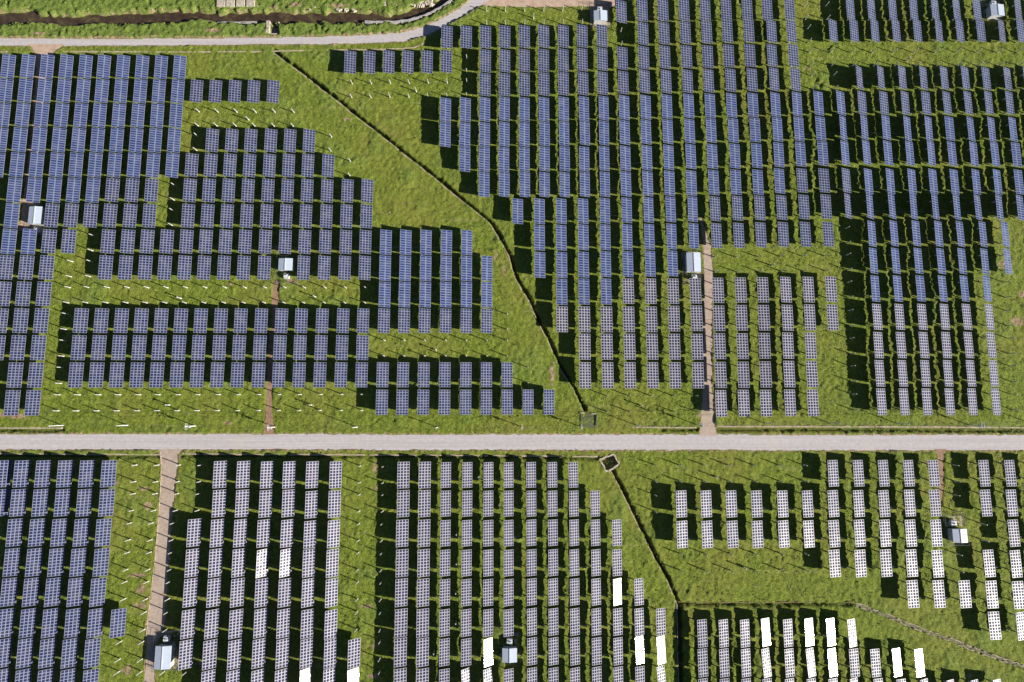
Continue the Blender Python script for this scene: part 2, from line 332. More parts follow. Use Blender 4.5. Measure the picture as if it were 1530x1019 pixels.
def strip(name, l, r, z, m, jag=.25, step=1.2, parent=None):
    """a sheet between two edge lines, its edges broken by grass"""
    def resample(p, n):
        p = np.array(p); s = np.r_[0, np.cumsum(np.hypot(*np.diff(p, axis=0).T))]; t = np.linspace(0, s[-1], n)
        return np.stack([np.interp(t, s, p[:, 0]), np.interp(t, s, p[:, 1])], -1)
    L = np.hypot(*np.diff(np.array(l), axis=0).T).sum(); n = max(3, int(L/step))
    a, b = resample(l, n), resample(r, n); d = b-a; d /= np.linalg.norm(d, axis=1)[:, None]
    a = a+d*(RS.rand(n, 1)-.5)*2*jag; b = b+d*(RS.rand(n, 1)-.5)*2*jag
    v = [(x, y, z) for x, y in a]+[(x, y, z) for x, y in b]
    f = [(i+1, i, n+i, n+i+1) for i in range(n-1)]
    me = bpy.data.meshes.new(name); me.from_pydata(v, [], f); me.materials.append(m)
    return link(name, me, parent)
tag(strip('road', *ROAD, .03, M_ROAD, .32), kind='structure')
tag(strip('road', *TOPROAD, .034, M_ROAD, .2), kind='structure')
for i, p in enumerate(PATHS): tag(strip('path', p[2], p[3], .042+.004*i, p[1], .2), kind='structure')
me = bpy.data.meshes.new('dirt_yard'); me.from_pydata([(x, y, .026) for x, y in YARD], [], [tuple(range(len(YARD)))]); me.materials.append(M_TAN)
tag(link('dirt_yard', me), kind='structure')
tag(strip('stream_water', offset(STREAM, 4.2), offset(STREAM, -4.2), -1.05, M_WATER, 0), kind='structure')

# ------------------------------------------------------------------ kerbs and ditch walls
def wall(name, pl, w_, h0, h1, m, label, cat, jag=.12, step=1.5, gap=0.0):
    p = np.array(pl); s = np.r_[0, np.cumsum(np.hypot(*np.diff(p, axis=0).T))]; n = max(2, int(s[-1]/step)); t = np.linspace(0, s[-1], n+1)
    q = np.stack([np.interp(t, s, p[:, 0]), np.interp(t, s, p[:, 1])], -1); q += (RS.rand(*q.shape)-.5)*jag*2
    mb = MB()
    for i in range(n):
        if RS.rand() < gap: continue
        a, b = q[i], q[i+1]; c = (a+b)/2; d = b-a; L = np.hypot(*d); ang = math.atan2(d[1], d[0]); hh = h1+(RS.rand()-.5)*.08
        mb.quadbox((c[0], c[1], (h0+hh)/2), (L*(.98 if gap else 1.002), w_*(1+(RS.rand()-.5)*.5), hh-h0), rot=Matrix.Rotation(ang, 3, 'Z'))
    o = mb.build(name, m); tag(o, label, cat); return o
wall('ditch_wall', offset(D1, -.8), .35, -.9, .12, M_KERB, 'pale lip of the long diagonal drainage ditch in the upper middle field', 'ditch wall', gap=.12)
wall('ditch_wall', offset(D2, -.8), .32, -.9, .12, M_KERB, 'pale lip of the slanting ditch running down from the open stone pit', 'ditch wall', gap=.1)
wall('ditch_wall', offset(D4, -.95), .22, -.9, .10, M_GREYC, 'grey lip of the straight ditch running down at the bottom edge', 'ditch wall')
wall('ditch_wall', offset(D3, .62), .2, -.5, .06, M_DIRT, 'brown broken edge of the level ditch right of the ditch junction', 'ditch wall', gap=.35)
wall('ditch_wall', offset(D5, .55), .32, -.3, .12, M_KERB, 'rough stone line slanting to the bottom right corner, upper edge', 'ditch wall', .22, 1.0, gap=.2)
wall('ditch_wall', offset(D5, -.55), .30, -.3, .10, M_KERB, 'rough stone line slanting to the bottom right corner, lower edge', 'ditch wall', .22, 1.0, gap=.35)
wall('concrete_kerb', P([(0, 639.3), (93, 639.8)]), .55, -.4, .26, M_KERB, 'beige channel kerb above the main road at the left edge', 'kerb', .03)
wall('concrete_kerb', P([(1071, 637.2), (1300, 637.6), (1560, 639)]), .55, -.5, .26, M_KERB, 'long beige channel kerb above the main road on the right', 'kerb', .05)
wall('concrete_kerb', P([(945, 638.5), (990, 638.5), (1041, 639)]), .5, -.4, .26, M_KERB, 'short beige kerb left of the concrete path to the long hut', 'kerb', .05, gap=.15)
wall('concrete_kerb', P([(-20, 677.5), (100, 678.5), (239, 679)]), .5, -.3, .24, M_KERB, 'beige kerb below the main road at the left', 'kerb', .05, gap=.05)
wall('concrete_kerb', P([(272, 678), (400, 679), (560, 679.5), (700, 680.5), (893, 682)]), .5, -.3, .24, M_KERB, 'beige kerb below the main road, ending at the stone pit', 'kerb', .07, gap=.1)
wall('concrete_kerb', P([(-20, 78.3), (44, 78)]), .5, -.1, .26, M_KERB, 'short beige kerb under the upper road at the left edge', 'kerb', .05)
wall('concrete_kerb', P([(95, 77.5), (250, 78), (383, 77.5), (468, 75.5), (558, 74.5), (600, 73), (620, 71), (633, 65.5), (658, 47.5), (683, 32.5), (710, 16)]), .45, -.1, .26, M_KERB, 'long beige kerb following the curve of the upper road', 'kerb', .06, gap=.03)
wall('river_wall', P([(325, 33.5), (383, 33)]), .5, -1.2, .1, M_GREYC, 'grey retaining wall on the stream bank left of the culvert', 'wall', .1)
wall('river_wall', P([(545, 33), (585, 33.5), (612, 31), (640, 22), (662, 10), (678, -2), (690, -12)]), .9, -1.3, .35, M_GREYC, 'grey retaining wall at the bend of the stream', 'wall', .1)
wall('path_kerb', [(x-.15, y) for x, y in PATHS[3][2][1:9]], .22, -.1, .22, M_KERB, 'left edge kerb of the concrete path below the main road', 'kerb', .06)
# culvert, silt box and pit
def culvert():
    x, y = at(408, 42); r = empty('culvert', (x, y, 0)); tag(r, 'pale concrete culvert with a dark opening between stream and upper road', 'culvert')
    MB().quadbox((-1.75, .1, -.2), (1.3, 5.0, 1.9)).build('side_wall', M_STONE, r)
    MB().quadbox((2.15, .1, -.4), (.3, 5.0, 1.2)).build('side_wall', M_STONE, r)
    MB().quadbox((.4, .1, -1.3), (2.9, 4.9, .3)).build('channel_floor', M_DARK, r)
    MB().quadbox((.4, -2.65, -.5), (2.9, .35, 1.8)).build('head_wall', M_STONE, r)
culvert()
def siltbox():
    x, y = at(878.5, 629); r = empty('drain_chamber', (x, y, 0), R(-4)); tag(r, 'square concrete drain chamber at the foot of the diagonal ditch above the road', 'drain')
    g = speck('mossy_slab', [(.3, (.06, .075, .035)), (.6, (.11, .125, .06)), (.75, (.17, .17, .10))], 1.2)
    MB().quadbox((0, 0, .08), (5.4, 5.0, .3)).build('slab', g, r)
    MB().quadbox((-2.2, 2.75, .2), (1.6, .4, .6)).build('rim', M_STONE, r); MB().quadbox((1.9, 2.75, .2), (1.7, .4, .6)).build('rim', M_STONE, r)
    MB().quadbox((2.95, .6, .2), (.35, 4.2, .7)).build('rim', M_DARK, r)
siltbox()
pp = P([(896, 686), (905, 682.5), (918, 679), (925, 694), (915, 701), (906, 705)])
wall('pit_wall', pp+[pp[0]], .5, -1.6, .3, M_STONE, 'rough pale stone rim round the open pit below the road', 'pit', .2, .8)

def rocks(pxs, label):
    mb = MB()
    for u0, v0, u1, v1, n in pxs:
        for _ in range(n):
            x, y = at(random.uniform(u0, u1), random.uniform(v0, v1)); s_ = random.uniform(.5, 1.5)
            mb.quadbox((x, y, .15), (s_*1.3, s_, .5), rot=Matrix.Rotation(random.uniform(0, 3), 3, 'Z') @ Matrix.Rotation(random.uniform(-.3, .3), 3, 'X'), taper=.75)
    return tag(mb.build('bank_rocks', M_STONE), label, 'rocks', kind='stuff')
rocks([(572, 3, 600, 10, 60), (600, 1, 648, 9, 60), (385, 2, 392, 11, 12), (500, 12, 530, 16, 12), (445, 8, 470, 13, 14)], 'pale rubble heaped on the bank above the stream')
for k, (u, lab) in enumerate(((332, 'leftmost'), (346, 'second'), (361, 'third'), (376, 'rightmost'))):
    x, y = at(u, 7.5); tag(MB().quadbox((x, y, .5), (3.3, 2.7, 1.1), taper=.95).build('concrete_block', M_STONE), f'pale square concrete slab by the stream, {lab} of four', 'slab', 'concrete slabs on the stream bank')

# ------------------------------------------------------------------ solar tables
ZA = 2.95                                          # height of the tilt axis
TB = []                                            # dict per table / bare cell
def add(field, row, x, y, typ, Wm, L, tilt, glare=0, bare=False):
    """x, y: photo position of the middle of the north edge; typ 'b' blue, 'g' grey, 'p' grey with paler frames"""
    X, Y = at(x, y, ZA); TB.append(dict(f=field, r=row, X=X, Y=Y-L/2, t=typ, W=Wm, L=L, a=tilt, gl=glare, bare=bare, px=x, py=y))
def solve(px, width, y, Wm, lo=4, hi=36):
    """tilt that gives a table this apparent width at this place (right half of the photo)"""
    g = at(px+width/2, y, ZA)[0]-at(px-width/2, y, ZA)[0]; k = -at(px, y, ZA)[0]/(H-ZA)
    return min(np.arange(lo, hi, .5), key=lambda t: abs(Wm*math.cos(R(t))+k*Wm*math.sin(R(t))-g))
# --- west field: one lattice
WX = [-188.8, -181.5, -174.3, -167.0, -159.8, -152.8, -145.6, -138.4, -131.3, -124.2, -117.1, -110.0, -102.8, -95.6, -88.2, -81.0, -73.8, -66.3, -58.8, -51.5, -44.0, -36.7, -29.25, -21.7, -14.2, -6.75, .7, 8.2, 15.7]
WY = [83, 119.5, 156.5, 193, 230, 267, 305, 342.5, 382, 421.7, 461, 501, 541, 583]
WYm = [at(300, y, ZA)[1] for y in WY]; WYm = list(np.polyval(np.polyfit(range(14), WYm, 1), range(14)))
def wrow(r, b='', g='', bare=''):
    def ex(s):
        o = []
        for q in s.split():
            a, _, c = q.partition('-'); o += list(range(int(a), int(c or a)+1))
        return o
    Y0 = WYm[r]
    for ty, s in (('b', b), ('g', g), ('x', bare)):
        for k in ex(s):
            L = 9.32 if ty == 'b' else 8.9
            top = Y0-(.0 if ty != 'b' else -.1)
            TB.append(dict(f='W', r=r, X=WX[k]+random.uniform(-.06, .06), Y=top-L/2, t='g' if ty == 'x' else ty, W=4.15, L=L,
                           a=(17 if r < 7 else 19 if k < 20 else 21)+random.uniform(-1.3, 1.3)-(3 if ty == 'g' and r < 3 else 0), gl=0, bare=ty == 'x'))
wrow(0, b='0-9'); wrow(1, b='0-9', g='10-14'); wrow(2, b='0-9', bare='10-15'); wrow(3, b='0-9', g='11-16', bare='10 17')
wrow(4, b='0-9', g='10-17', bare='18'); wrow(5, b='0-5', g='6-8 10-19', bare='9'); wrow(6, b='0 1', g='3-8 10-19', bare='9')
wrow(7, b='0-2 20-24', g='3-4 6-19', bare='5'); wrow(8, b='20-25', g='0-3 6-14 16-19', bare='4 5'); wrow(9, b='20-25', g='0-3', bare='4-19')
wrow(10, g='0-3 5-25', bare='4 26'); wrow(11, g='1-3 5-19', bare='4 20-26'); wrow(12, g='1-3 5-26', bare='4 27'); wrow(13, g='2 3 20-28', bare='4-19')
# --- the other fields: tile-wise readings (4x enlargements), "x:y" lists of north edge middles
def rd(field, row, ox, oy, typ, s, Wm, L, tilt=None, width=None, glare='', bare=False):
    y = None
    for q in s.split():
        a, _, c = q.partition(':')
        if c: y = float(c)
        gl = 0
        if a[-1] == '*': gl = 1; a = a[:-1]
        elif a[-1] == '~': gl = 2; a = a[:-1]
        a, _, wq = a.partition('w'); px, py = ox+float(a)/4, oy+y/4
        t = tilt
        if width or wq: t = solve(px, (float(wq) if wq else width)/4, py+15, Wm)
        if t is None: t = 19
        add(field, row, px, py, typ, Wm, L, float(t)+random.uniform(-1, 1)*(.6 if width or wq else 1.4), gl, bare)
A, B, C, D_ = 0, 383, 766, 1147
# centre field, upper left part
rd('C', 1, B, 0, 'g', '1140:155 1255 1370 1485:154', 4.3, 9.1, 12); rd('C', 1, C, 0, 'g', '70:153 185:152 302 415:150 533:148', 4.3, 9.1, 12)
rd('C', 2, B, 0, 'g', '563:305 678 793:303 907 1022 1137:300 1370:297 1485', 4.2, 9.1, 13); rd('C', 2, C, 0, 'g', '70:295 185 302:293 415:290 535:287 655:282', 4.2, 9.15, 13)
rd('C', 3, B, 0, 'g', '1367:438 1483', 4.25, 9.1, 13); rd('C', 3, C, 0, 'g', '70:437 187:435 303:433 420:432 537:430 660:426', 4.2, 9.15, 13)
rd('C', 4, B, 0, 'b', '1132:587 1250:585 1366:583 1483:580', 4.1, 9.5, 17); rd('C', 4, C, 0, 'b', '70:583 187:582 305:580 425:578 543:575', 4.1, 9.5, 16)
rd('C', 5, B, 0, 'b', '1130:733 1247 1365 1482:730', 4.1, 9.5, 17); rd('C', 5, C, 0, 'b', '70:730 190:728 307:727 430:723 545', 4.1, 9.5, 17)
rd('C', 6, B, 0, 'b', '1247:880 1363 1480', 4.1, 9.5, 17); rd('C', 6, C, 0, 'b', '70:880 190:877 310 427 547:875', 4.1, 9.5, 17)
rd('C', 7, B, 255, 'b', '1362:10 1482:8', 4.1, 9.55, 18); rd('C', 7, C, 255, 'b', '72:10 190 310 430:8 550', 4.1, 9.55, 18)
# centre field, long right part
rd('C', 0, C, 0, 'g', '648:5 773:-3 897:-5 1022 1148 1273:-8 1398:-10 1517', 4.45, 9.1, width=61)
rd('C', 0, D_, 0, 'g', '127:-12', 4.45, 9.1, width=57)
rd('C', 1, C, 0, 'g', '778:135 903:132 1030:130 1157:128 1280:123 1408:120', 4.45, 9.15, width=61); rd('C', 1, D_, 0, 'g', '20:122 138', 4.45, 9.15, width=55)
rd('C', 2, C, 0, 'g', '782:278 908:275 1037:273 1163:272 1288:268 1415:265', 4.45, 9.15, width=62); rd('C', 2, D_, 0, 'g', '23:265 150', 4.45, 9.15, width=57)
rd('C', 3, C, 0, 'g', '787:420 915 1043:418 1168:415 1300:412 1428:410', 4.45, 9.2, width=60); rd('C', 3, D_, 0, 'g', '35:407 162', 4.45, 9.2, width=55)
rd('C', 4, C, 0, 'b', '665:572 793:570 920:567 1050:563 1177:561 1305:559 1433:557', 4.45, 9.5, width=60); rd('C', 4, D_, 0, 'b', '43:555 172:552 300:547 433w46:545', 4.45, 9.5, width=54)
rd('C', 5, C, 0, 'b', '668:720 795:717 925:715 1055:712 1183:708 1315 1445:705', 4.45, 9.5, width=60); rd('C', 5, D_, 0, 'b', '55:702 183:700 312:697 448w38:695', 4.45, 9.5, width=56)
rd('C', 6, C, 0, 'b', '672:873 800:870 930:868 1062:863 1190:862 1325:860 1455:858', 4.45, 9.55, width=60); rd('C', 6, D_, 0, 'b', '63:853 193:850 325:845 458w44:843', 4.45, 9.55, width=58)
rd('C', 7, C, 255, 'b', '675:5 805:3 935:2 1065:0 1198:-3 1330:-5 1462', 4.45, 9.6, width=61); rd('C', 7, D_, 255, 'b', '67:-12', 4.45, 9.6, width=58); rd('C', 7, D_, 255, 'g', '202:-12 333 466w46', 4.45, 9.3, width=60)
rd('C', 8, C, 255, 'b', '30:168 160 290:167 420 550:165 680:162 810:160 942:157 1073:155', 4.15, 9.6, 17)
rd('C', 8, C, 255, 'g', '1207:155 1340:152 1473:150', 4.45, 9.35, width=60); rd('C', 8, D_, 255, 'g', '80:148 213:145 345:143 476w36:140', 4.45, 9.35, width=60)
rd('C', 9, C, 255, 'b', '160:325 290 422:323 552:322 683 815:320 947:318 1080:315', 4.15, 9.6, 17); rd('C', 9, C, 255, 'g', '1215:315 1348:313 1480:310', 4.45, 9.4, width=61); rd('C', 9, D_, 255, 'g', '90:308 222:307 357', 4.45, 9.4, width=60)
rd('C', 10, C, 255, 'b', '162:487 293 423:485 555:482 687 820:480 953:478', 4.2, 9.6, 16)
rd('C', 11, C, 255, 'b', '293:647 425:645 557', 4.2, 9.65, 15); rd('C', 11, C, 255, 'p', '690:645 823 957 1090:643 1225:640 1360:638 1492:637', 4.2, 9.38, width=65); rd('C', 11, D_, 255, 'p', '105:635 240 375:633', 4.45, 9.5, width=62)
rd('C', 12, C, 255, 'p', '295:812 428 560 692 827 962:808 1097:806 1230 1365:803 1498', 4.25, 9.38, width=67); rd('C', 12, D_, 255, 'p', '115:802 248:800 383', 4.45, 9.5, width=63)
rd('C', 13, C, 255, 'p', '430:975 562 697 832 965 1100 1235:972 1370 1502:970', 4.25, 9.38, width=67); rd('C', 13, D_, 255, 'p', '118:968 253', 4.45, 9.5, width=63)
rd('C', 14, C, 510, 'p', '432:125 567 700 835 968 1105 1240:123 1376:122 1508:120', 4.25, 9.38, width=67); rd('C', 14, D_, 510, 'p', '125:117 260', 4.45, 9.5, width=64)
rd('C', 15, C, 510, 'p', '1243:292 1378:290 1510', 4.45, 9.5, width=65); rd('C', 15, D_, 510, 'p', '130:288 266', 4.45, 9.5, width=64)
# field on the right
rd('T', 0, D_, 0, 'g', '490w46:-10 615w42 742w44 867w44 995w40 1123w40 1245w42 1490w36 1614w40', 4.4, 9.15)
rd('T', 1, D_, 0, 'g', '387w45:118 512w48 636w44 763w44 890w46 1018w38 1143w42 1268w48 1393w34:122 1508w44 1634w42', 4.4, 9.1)
rd('E', 3, D_, 0, 'g', '545w36:397 672w36 800w40 926w40:400 1050w42 1176w42 1300w44:403 1428w38:405 1545w40 1668w40', 4.4, 9.15)
rd('E', 4, D_, 0, 'g', '560w47:548 690w48 817w44 941w49 1066w44 1192w42:547 1315w42 1440w42:548 1565w42 1690w42', 4.4, 9.2)
rd('E', 5, D_, 0, 'b', '573w38:690 703w45:692 830w38:697 957w38:698 1082w50 1208w38:700 1332w38:703 1459w40 1580w42 1704w42', 4.4, 9.5)
rd('E', 6, D_, 0, 'b', '586w42:840 714w47:843 844w45:845 972w40 1096w46:848 1226w42:850 1352w44 1479w50:853 1600w42 1722w42', 4.4, 9.5)
rd('E', 7, D_, 255, 'b', '598w45:-10 728w45 857w45:-8 983w45 1110w46:-6 1240w43 1367w42:-5 1494w48 1620w44', 4.4, 9.55)
rd('E', 8, D_, 255, 'b', '607w37:138 738w37 867w37:140 996w36:142 1125w37:143 1250w35:145 1378w36 1503w38:148 1632w38', 4.4, 9.6)
rd('E', 9, D_, 255, 'b', '618w43:302 750w43:300 882w43 1016w43:303 1145w40 1280w38:305 1413w40', 4.4, 9.6)
rd('E', 10, D_, 255, 'b', '627w44:463 760w44 895w45 1030w44:465 1156w42 1291w40:467 1427w40', 4.4, 9.6)
rd('E', 11, D_, 255, 'b', '638w47:628 772w47 908w48:627 1040w45:628 1170w44 1304w41:627', 4.4, 9.65)
rd('E', 12, D_, 255, 'p', '650w50:797 783w50 918w50 1052w48 1184w48 1319w44', 4.4, 9.5)
rd('E', 13, D_, 255, 'p', '657w52:965 792w52 928w52 1062w50 1195w48 1330w45', 4.4, 9.5)
rd('E', 14, D_, 510, 'p', '665w51:113 801w51 937w51 1072w49 1208w48 1344w46', 4.4, 9.5)
rd('E', 15, D_, 510, 'p', '675w52:282 810w52 946w51 1082w49 1217w48 1357w46', 4.4, 9.5)
# fields below the road
for r, (ty, s) in enumerate(((712, '27 137 265 395 525 655'), (884, '15 119 249 381 511 644'))): rd('S', r, A, 510, 'g', s.replace(' ', f':{ty} ', 1), 4.2, 9.08, 29)
for r, (ty, s) in enumerate(((45, '-35 97 229 361 494 624'), (222, '-50 80 212 344 475 612'), (399, '-65 63 194 325 458 592'), (583, '43 176 308 443 577 712'), (762, '27 159 291 424 558'), (945, '15 145 278 411 547'))):
    rd('S', r+2, A, 764, 'g', s.replace(' ', f':{ty} ', 1), 4.2, 9.08, 29)
rd('M', 0, A, 510, 'p', '1320:716 1458', 4.15, 9.15, 31); rd('M', 0, B, 510, 'p', '68:718 200 337 477', 4.15, 9.15, 31)
rd('M', 1, A, 510, 'p', '1315:888 1452', 4.15, 9.15, 31); rd('M', 1, B, 510, 'p', '60:890 196:887 333:895 470:892', 4.15, 9.15, 31)
rd('M', 2, A, 764, 'p', '1166:46 1304:48 1442', 4.15, 9.15, 32); rd('M', 2, B, 764, 'p', '48:50 188 325:57 465:53', 4.15, 9.15, 33)
rd('M', 3, A, 764, 'p', '1155:225 1294 1432', 4.15, 9.15, 34); rd('M', 3, B, 764, 'p', '41~:227 180~:225 318:227 458', 4.15, 9.15, 33)
rd('M', 4, A, 764, 'p', '1144:402 1284 1424', 4.15, 9.15, 32); rd('M', 4, B, 764, 'p', '36:403 174 313 453', 4.15, 9.15, 32)
rd('M', 5, A, 764, 'p', '1131:588 1272 1415', 4.15, 9.15, 32); rd('M', 5, B, 764, 'p', '30:583 166:585 309:587 449:590', 4.15, 9.15, 32)
rd('M', 6, A, 764, 'p', '1118:770 1259 1407', 4.15, 9.15, 32); rd('M', 6, B, 764, 'p', '20:763 161 304 446 587', 4.15, 9.15, 32)
rd('M', 7, A, 764, 'p', '1248:952 1396', 4.15, 9.15, 32); rd('M', 7, B, 764, 'p', '12:947 152:945 299*:942 439:940 582*:943', 4.15, 9.15, 34)
S3 = [(510, 720, '881 1008', '1134 1262 1388 1508'), (510, 890, '880 1006', '1133 1261 1387 1508'), (764, 50, '874 1004', '1131 1259 1387 1508'), (764, 227, '873 1001', '1129 1257 1387 1508'),
      (764, 403, '869 998', '1128 1256 1386 1508'), (764, 583, '867 996', '1126 1255 1386 1508'), (764, 758, '863 995', '1125 1255 1387*'), (764, 940, '861 994', '1124 1255~ 1386~ 1508')]
S3b = ['110:722 237 362', '112:893 238 365 492', '112:50 240 367 494 622', '113:228 242 368 497 623', '114:402 242 370 498 625* 753', '115:580 243 371 499 627 755 884', '116:755 244 372 501 629 758*:748 886*:748', '116:935 244 373 502:930 631 760:927 889~']
for r, (oy, y, a, b) in enumerate(S3):
    rd('N', r, B, oy, 'p', a.replace(' ', f':{y} ', 1), 4.2, 9.08, 19); rd('N', r, B, oy, 'p', b.replace(' ', f':{y+3} ', 1), 3.55, 8.72, 20)
    rd('N', r, C, oy, 'p', S3b[r], 3.55, 8.74, 19)
rd('Q', 0, D_, 510, 'p', '387:710 538 688 838 987 1288 1443 1595', 4.35, 9.12, width=59)
rd('Q', 1, C, 510, 'p', '1006:892 1154 1304 1455', 4.35, 9.12, width=62); rd('Q', 1, D_, 510, 'p', '86:892 235 388:890 540 691 844:887 994 1298 1452 1606', 4.35, 9.12, width=60)
rd('Q', 2, C, 764, 'p', '1011:57 1160 1311 1460', 4.35, 9.12, width=63); rd('Q', 2, D_, 764, 'p', '92:55 242 393:53 545:50 697 850 1002 1464 1618', 4.35, 9.12, width=61)
rd('Q', 3, D_, 764, 'p', '396:230 550 702:228 855 1010:232 1317:230 1477:233 1632', 4.35, 9.12, width=61)
rd('Q', 4, D_, 764, 'p', '862:412 1018 1173:413 1333:415 1492:418 1648', 4.35, 9.12, width=60); rd('Q', 5, D_, 764, 'p', '1349:600 1508:603', 4.35, 9.12, width=60)
rd('V', 0, C, 764, 'p', '1131:647 1258 1385 1510*:640', 3.65, 8.95, 15); rd('V', 0, D_, 764, 'p', '118:645 245*:640 373*:640 500~:645', 3.65, 8.95, 15)
rd('V', 1, C, 764, 'p', '1134:822 1262 1391 1513~', 3.65, 8.95, 15); rd('V', 1, D_, 764, 'p', '127:822 254~:820 383*:820 513:822 640:823 768*:820 902*:823', 3.65, 8.95, 16)
rd('V', 2, C, 764, 'p', '1137:1000 1267 1395 1520', 3.65, 8.95, 15); rd('V', 2, D_, 764, 'p', '130:1000 260 390 520~ 660 797:1003 935 1090:1008 1235 1375~', 3.65, 8.95, 16)
# bare post cells
def bare(field, row, ox, oy, s): rd(field, row, ox, oy, 'g', s, 4.1, 9.3, 0, bare=True)
bare('C', 3, B, 0, '563:450 678 793:448 907 1022:446 1137 1255:443'); bare('C', 2, B, 0, '1255:300'); bare('C', 0, B, 0, '1375:13 1488'); bare('C', 0, C, 0, '72:11 187 302 416:9')
bare('C', 1, C, 0, '652:140'); bare('C', 10, C, 255, '1222:477 1352 1484:475'); bare('C', 10, D_, 255, '96:472 230 363:470')
bare('C', 15, C, 510, '568:294 702 836 970 1106'); bare('T', 0, D_, 0, '237:-15 365'); bare('T', 1, D_, 0, '255:122')
bare('T', 2, D_, 0, '268:262 395 522 648 773 900 1027 1152 1277 1402 1524'); bare('E', 3, D_, 0, '282:402 412')
bare('E', 9, D_, 255, '487:305'); bare('E', 10, D_, 255, '494:465'); bare('E', 11, D_, 255, '500:630 1448'); bare('E', 12, D_, 255, '508:800 1458'); bare('E', 13, D_, 255, '514:968 1470'); bare('E', 14, D_, 510, '522:115 1484'); bare('E', 15, D_, 510, '530:285 1490')
for r, (oy, y, s) in enumerate(((510, 712, '790 922 1052 1183'), (510, 884, '779 910 1042 1172'), (764, 45, '757 888 1018'), (764, 222, '744 875 1007'), (764, 399, '728 860 994'), (764, 583, '845 980'), (764, 762, '695 830'), (764, 945, '682 817 955 1093'))):
    bare('S', r, A, oy, s.replace(' ', f':{y} ', 1))
for r, (oy, y, x) in enumerate(((510, 718, 612), (510, 890, 608), (764, 50, 604), (764, 225, 600), (764, 402, 597), (764, 583, 592))): bare('M', r, B, oy, f'{x}:{y}')
for r, (oy, y, x) in enumerate(((510, 720, 752), (510, 890, 750), (764, 50, 744), (764, 227, 741), (764, 403, 738), (764, 583, 735), (764, 758, 732), (764, 940, 730))): bare('N', r, B, oy, f'{x}:{y}')
bare('Q', 0, C, 510, '858:712 1006 1154 1304 1455'); bare('Q', 0, D_, 510, '86:712 235 1140'); bare('Q', 1, C, 510, '858:892'); bare('Q', 1, D_, 510, '1146:892'); bare('Q', 2, D_, 764, '1310:50')
bare('Q', 3, C, 764, '1013:232 1162 1313 1462'); bare('Q', 3, D_, 764, '94:230 243 1160:232')

def glare_angles(t):
    """tilt and roll with which the glass mirrors the sun to the camera (done by the real geometry, no emission)"""
    d = Vector((-t['X'], -t['Y'], H-ZA)).normalized(); n = (d+S).normalized()
    return math.degrees(math.atan2(n.x, n.z)), math.degrees(math.asin(n.y))
for t in TB:
    t['roll'] = random.uniform(-.5, .5)
    if t['gl']:
        a, b = glare_angles(t); o = random.uniform(0, 1.3) if t['gl'] == 1 else random.uniform(3.2, 4.2)
        t['a'], t['roll'] = a+o, b+(o*.5)
    elif not t['bare']:
        a, b = glare_angles(t); db = t['roll']-b; lim = 6.0
        if abs(db) < lim:
            m_ = math.sqrt(lim*lim-db*db); da = t['a']-a
            if abs(da) < m_: t['a'] = a+(m_ if da > 0 else -m_)+random.uniform(-.4, .4)
    cx, cy, cz = -t['X'], -t['Y'], H-ZA; k = cx/cz
    t['area'] = t['L']*abs(t['W']*(math.cos(R(t['a']))+k*math.sin(R(t['a']))))*(1+.0016*(-t['Y']))
    v = np.array((t['X'], t['Y'], ZA-H)); c = EV*v[0]+NV*v[1]+UPV*v[2]; t['u'] = CX+F*c[0]/-c[2]; t['v'] = CY-F*c[1]/-c[2]
    t['vis'] = -8 < t['u'] < 1580 and -18 < t['v'] < 1037
    t['full'] = 8 < t['u'] < 1522 and 16 < t['v'] < 1003
ORD = 'first second third fourth fifth sixth seventh eighth ninth tenth eleventh twelfth thirteenth fourteenth fifteenth sixteenth seventeenth eighteenth nineteenth twentieth twenty-first twenty-second twenty-third twenty-fourth twenty-fifth twenty-sixth twenty-seventh twenty-eighth twenty-ninth thirtieth'.split()
FN = {'W': 'left field above the road', 'C': 'middle field above the road', 'T': 'strip at the top right', 'E': 'far right field above the road', 'S': 'bottom left field',
      'M': 'lower field right of the path', 'N': 'lower middle field', 'Q': 'lower right field', 'V': 'block at the bottom right edge'}
tabs = [t for t in TB if not t['bare'] and t['vis']]; bares = [t for t in TB if t['bare'] and t['vis']]
for grp in (tabs, bares):
    rows = {}
    for t in grp: rows.setdefault((t['f'], t['r']), []).append(t)
    fr = {}
    for f, r in rows: fr.setdefault(f, set()).add(r)
    allr = {}
    for t in tabs+bares: allr.setdefault(t['f'], set()).add(t['r'])
    for (f, r), l in rows.items():
        ri = sorted(allr[f]).index(r)
        for i, t in enumerate(sorted(l, key=lambda q: q['X'])): t['ci'] = i; t['ri'] = ri
print('TABLES', len(tabs), 'BARE CELLS', len(bares))

def panel_mesh(typ):
    """unit table: x, y in -.5..+.5, thin slab; UVs on the top"""
    v = [(-.5, -.5, 0), (.5, -.5, 0), (.5, .5, 0), (-.5, .5, 0), (-.5, -.5, -.05), (.5, -.5, -.05), (.5, .5, -.05), (-.5, .5, -.05)]
    f = [(0, 1, 2, 3), (7, 6, 5, 4), (4, 5, 1, 0), (5, 6, 2, 1), (6, 7, 3, 2), (7, 4, 0, 3)]
    me = bpy.data.meshes.new('panel'); me.from_pydata(v, [], f)
    me.materials.append({'g': M_GREY, 'b': M_BLUE, 'p': M_PALE}[typ]); me.materials.append(M_STEEL)
    uv = me.uv_layers.new(name='UVMap'); 
    for i, c in enumerate(((0, 0), (1, 0), (1, 1), (0, 1))): uv.data[i].uv = c
    me.polygons.foreach_set('material_index', [0, 1, 1, 1, 1, 1]); return me
PM = {k: panel_mesh(k) for k in 'gbp'}
fr = MB()                                          # rafters and purlins under the glass (unit sized like the panel)
for x in (-.30, .30): fr.quadbox((x, 0, -.11), (.02, .98, .10))
for y in (-.40, -.16, .16, .40): fr.quadbox((0, y, -.20), (.92, .012, .08))
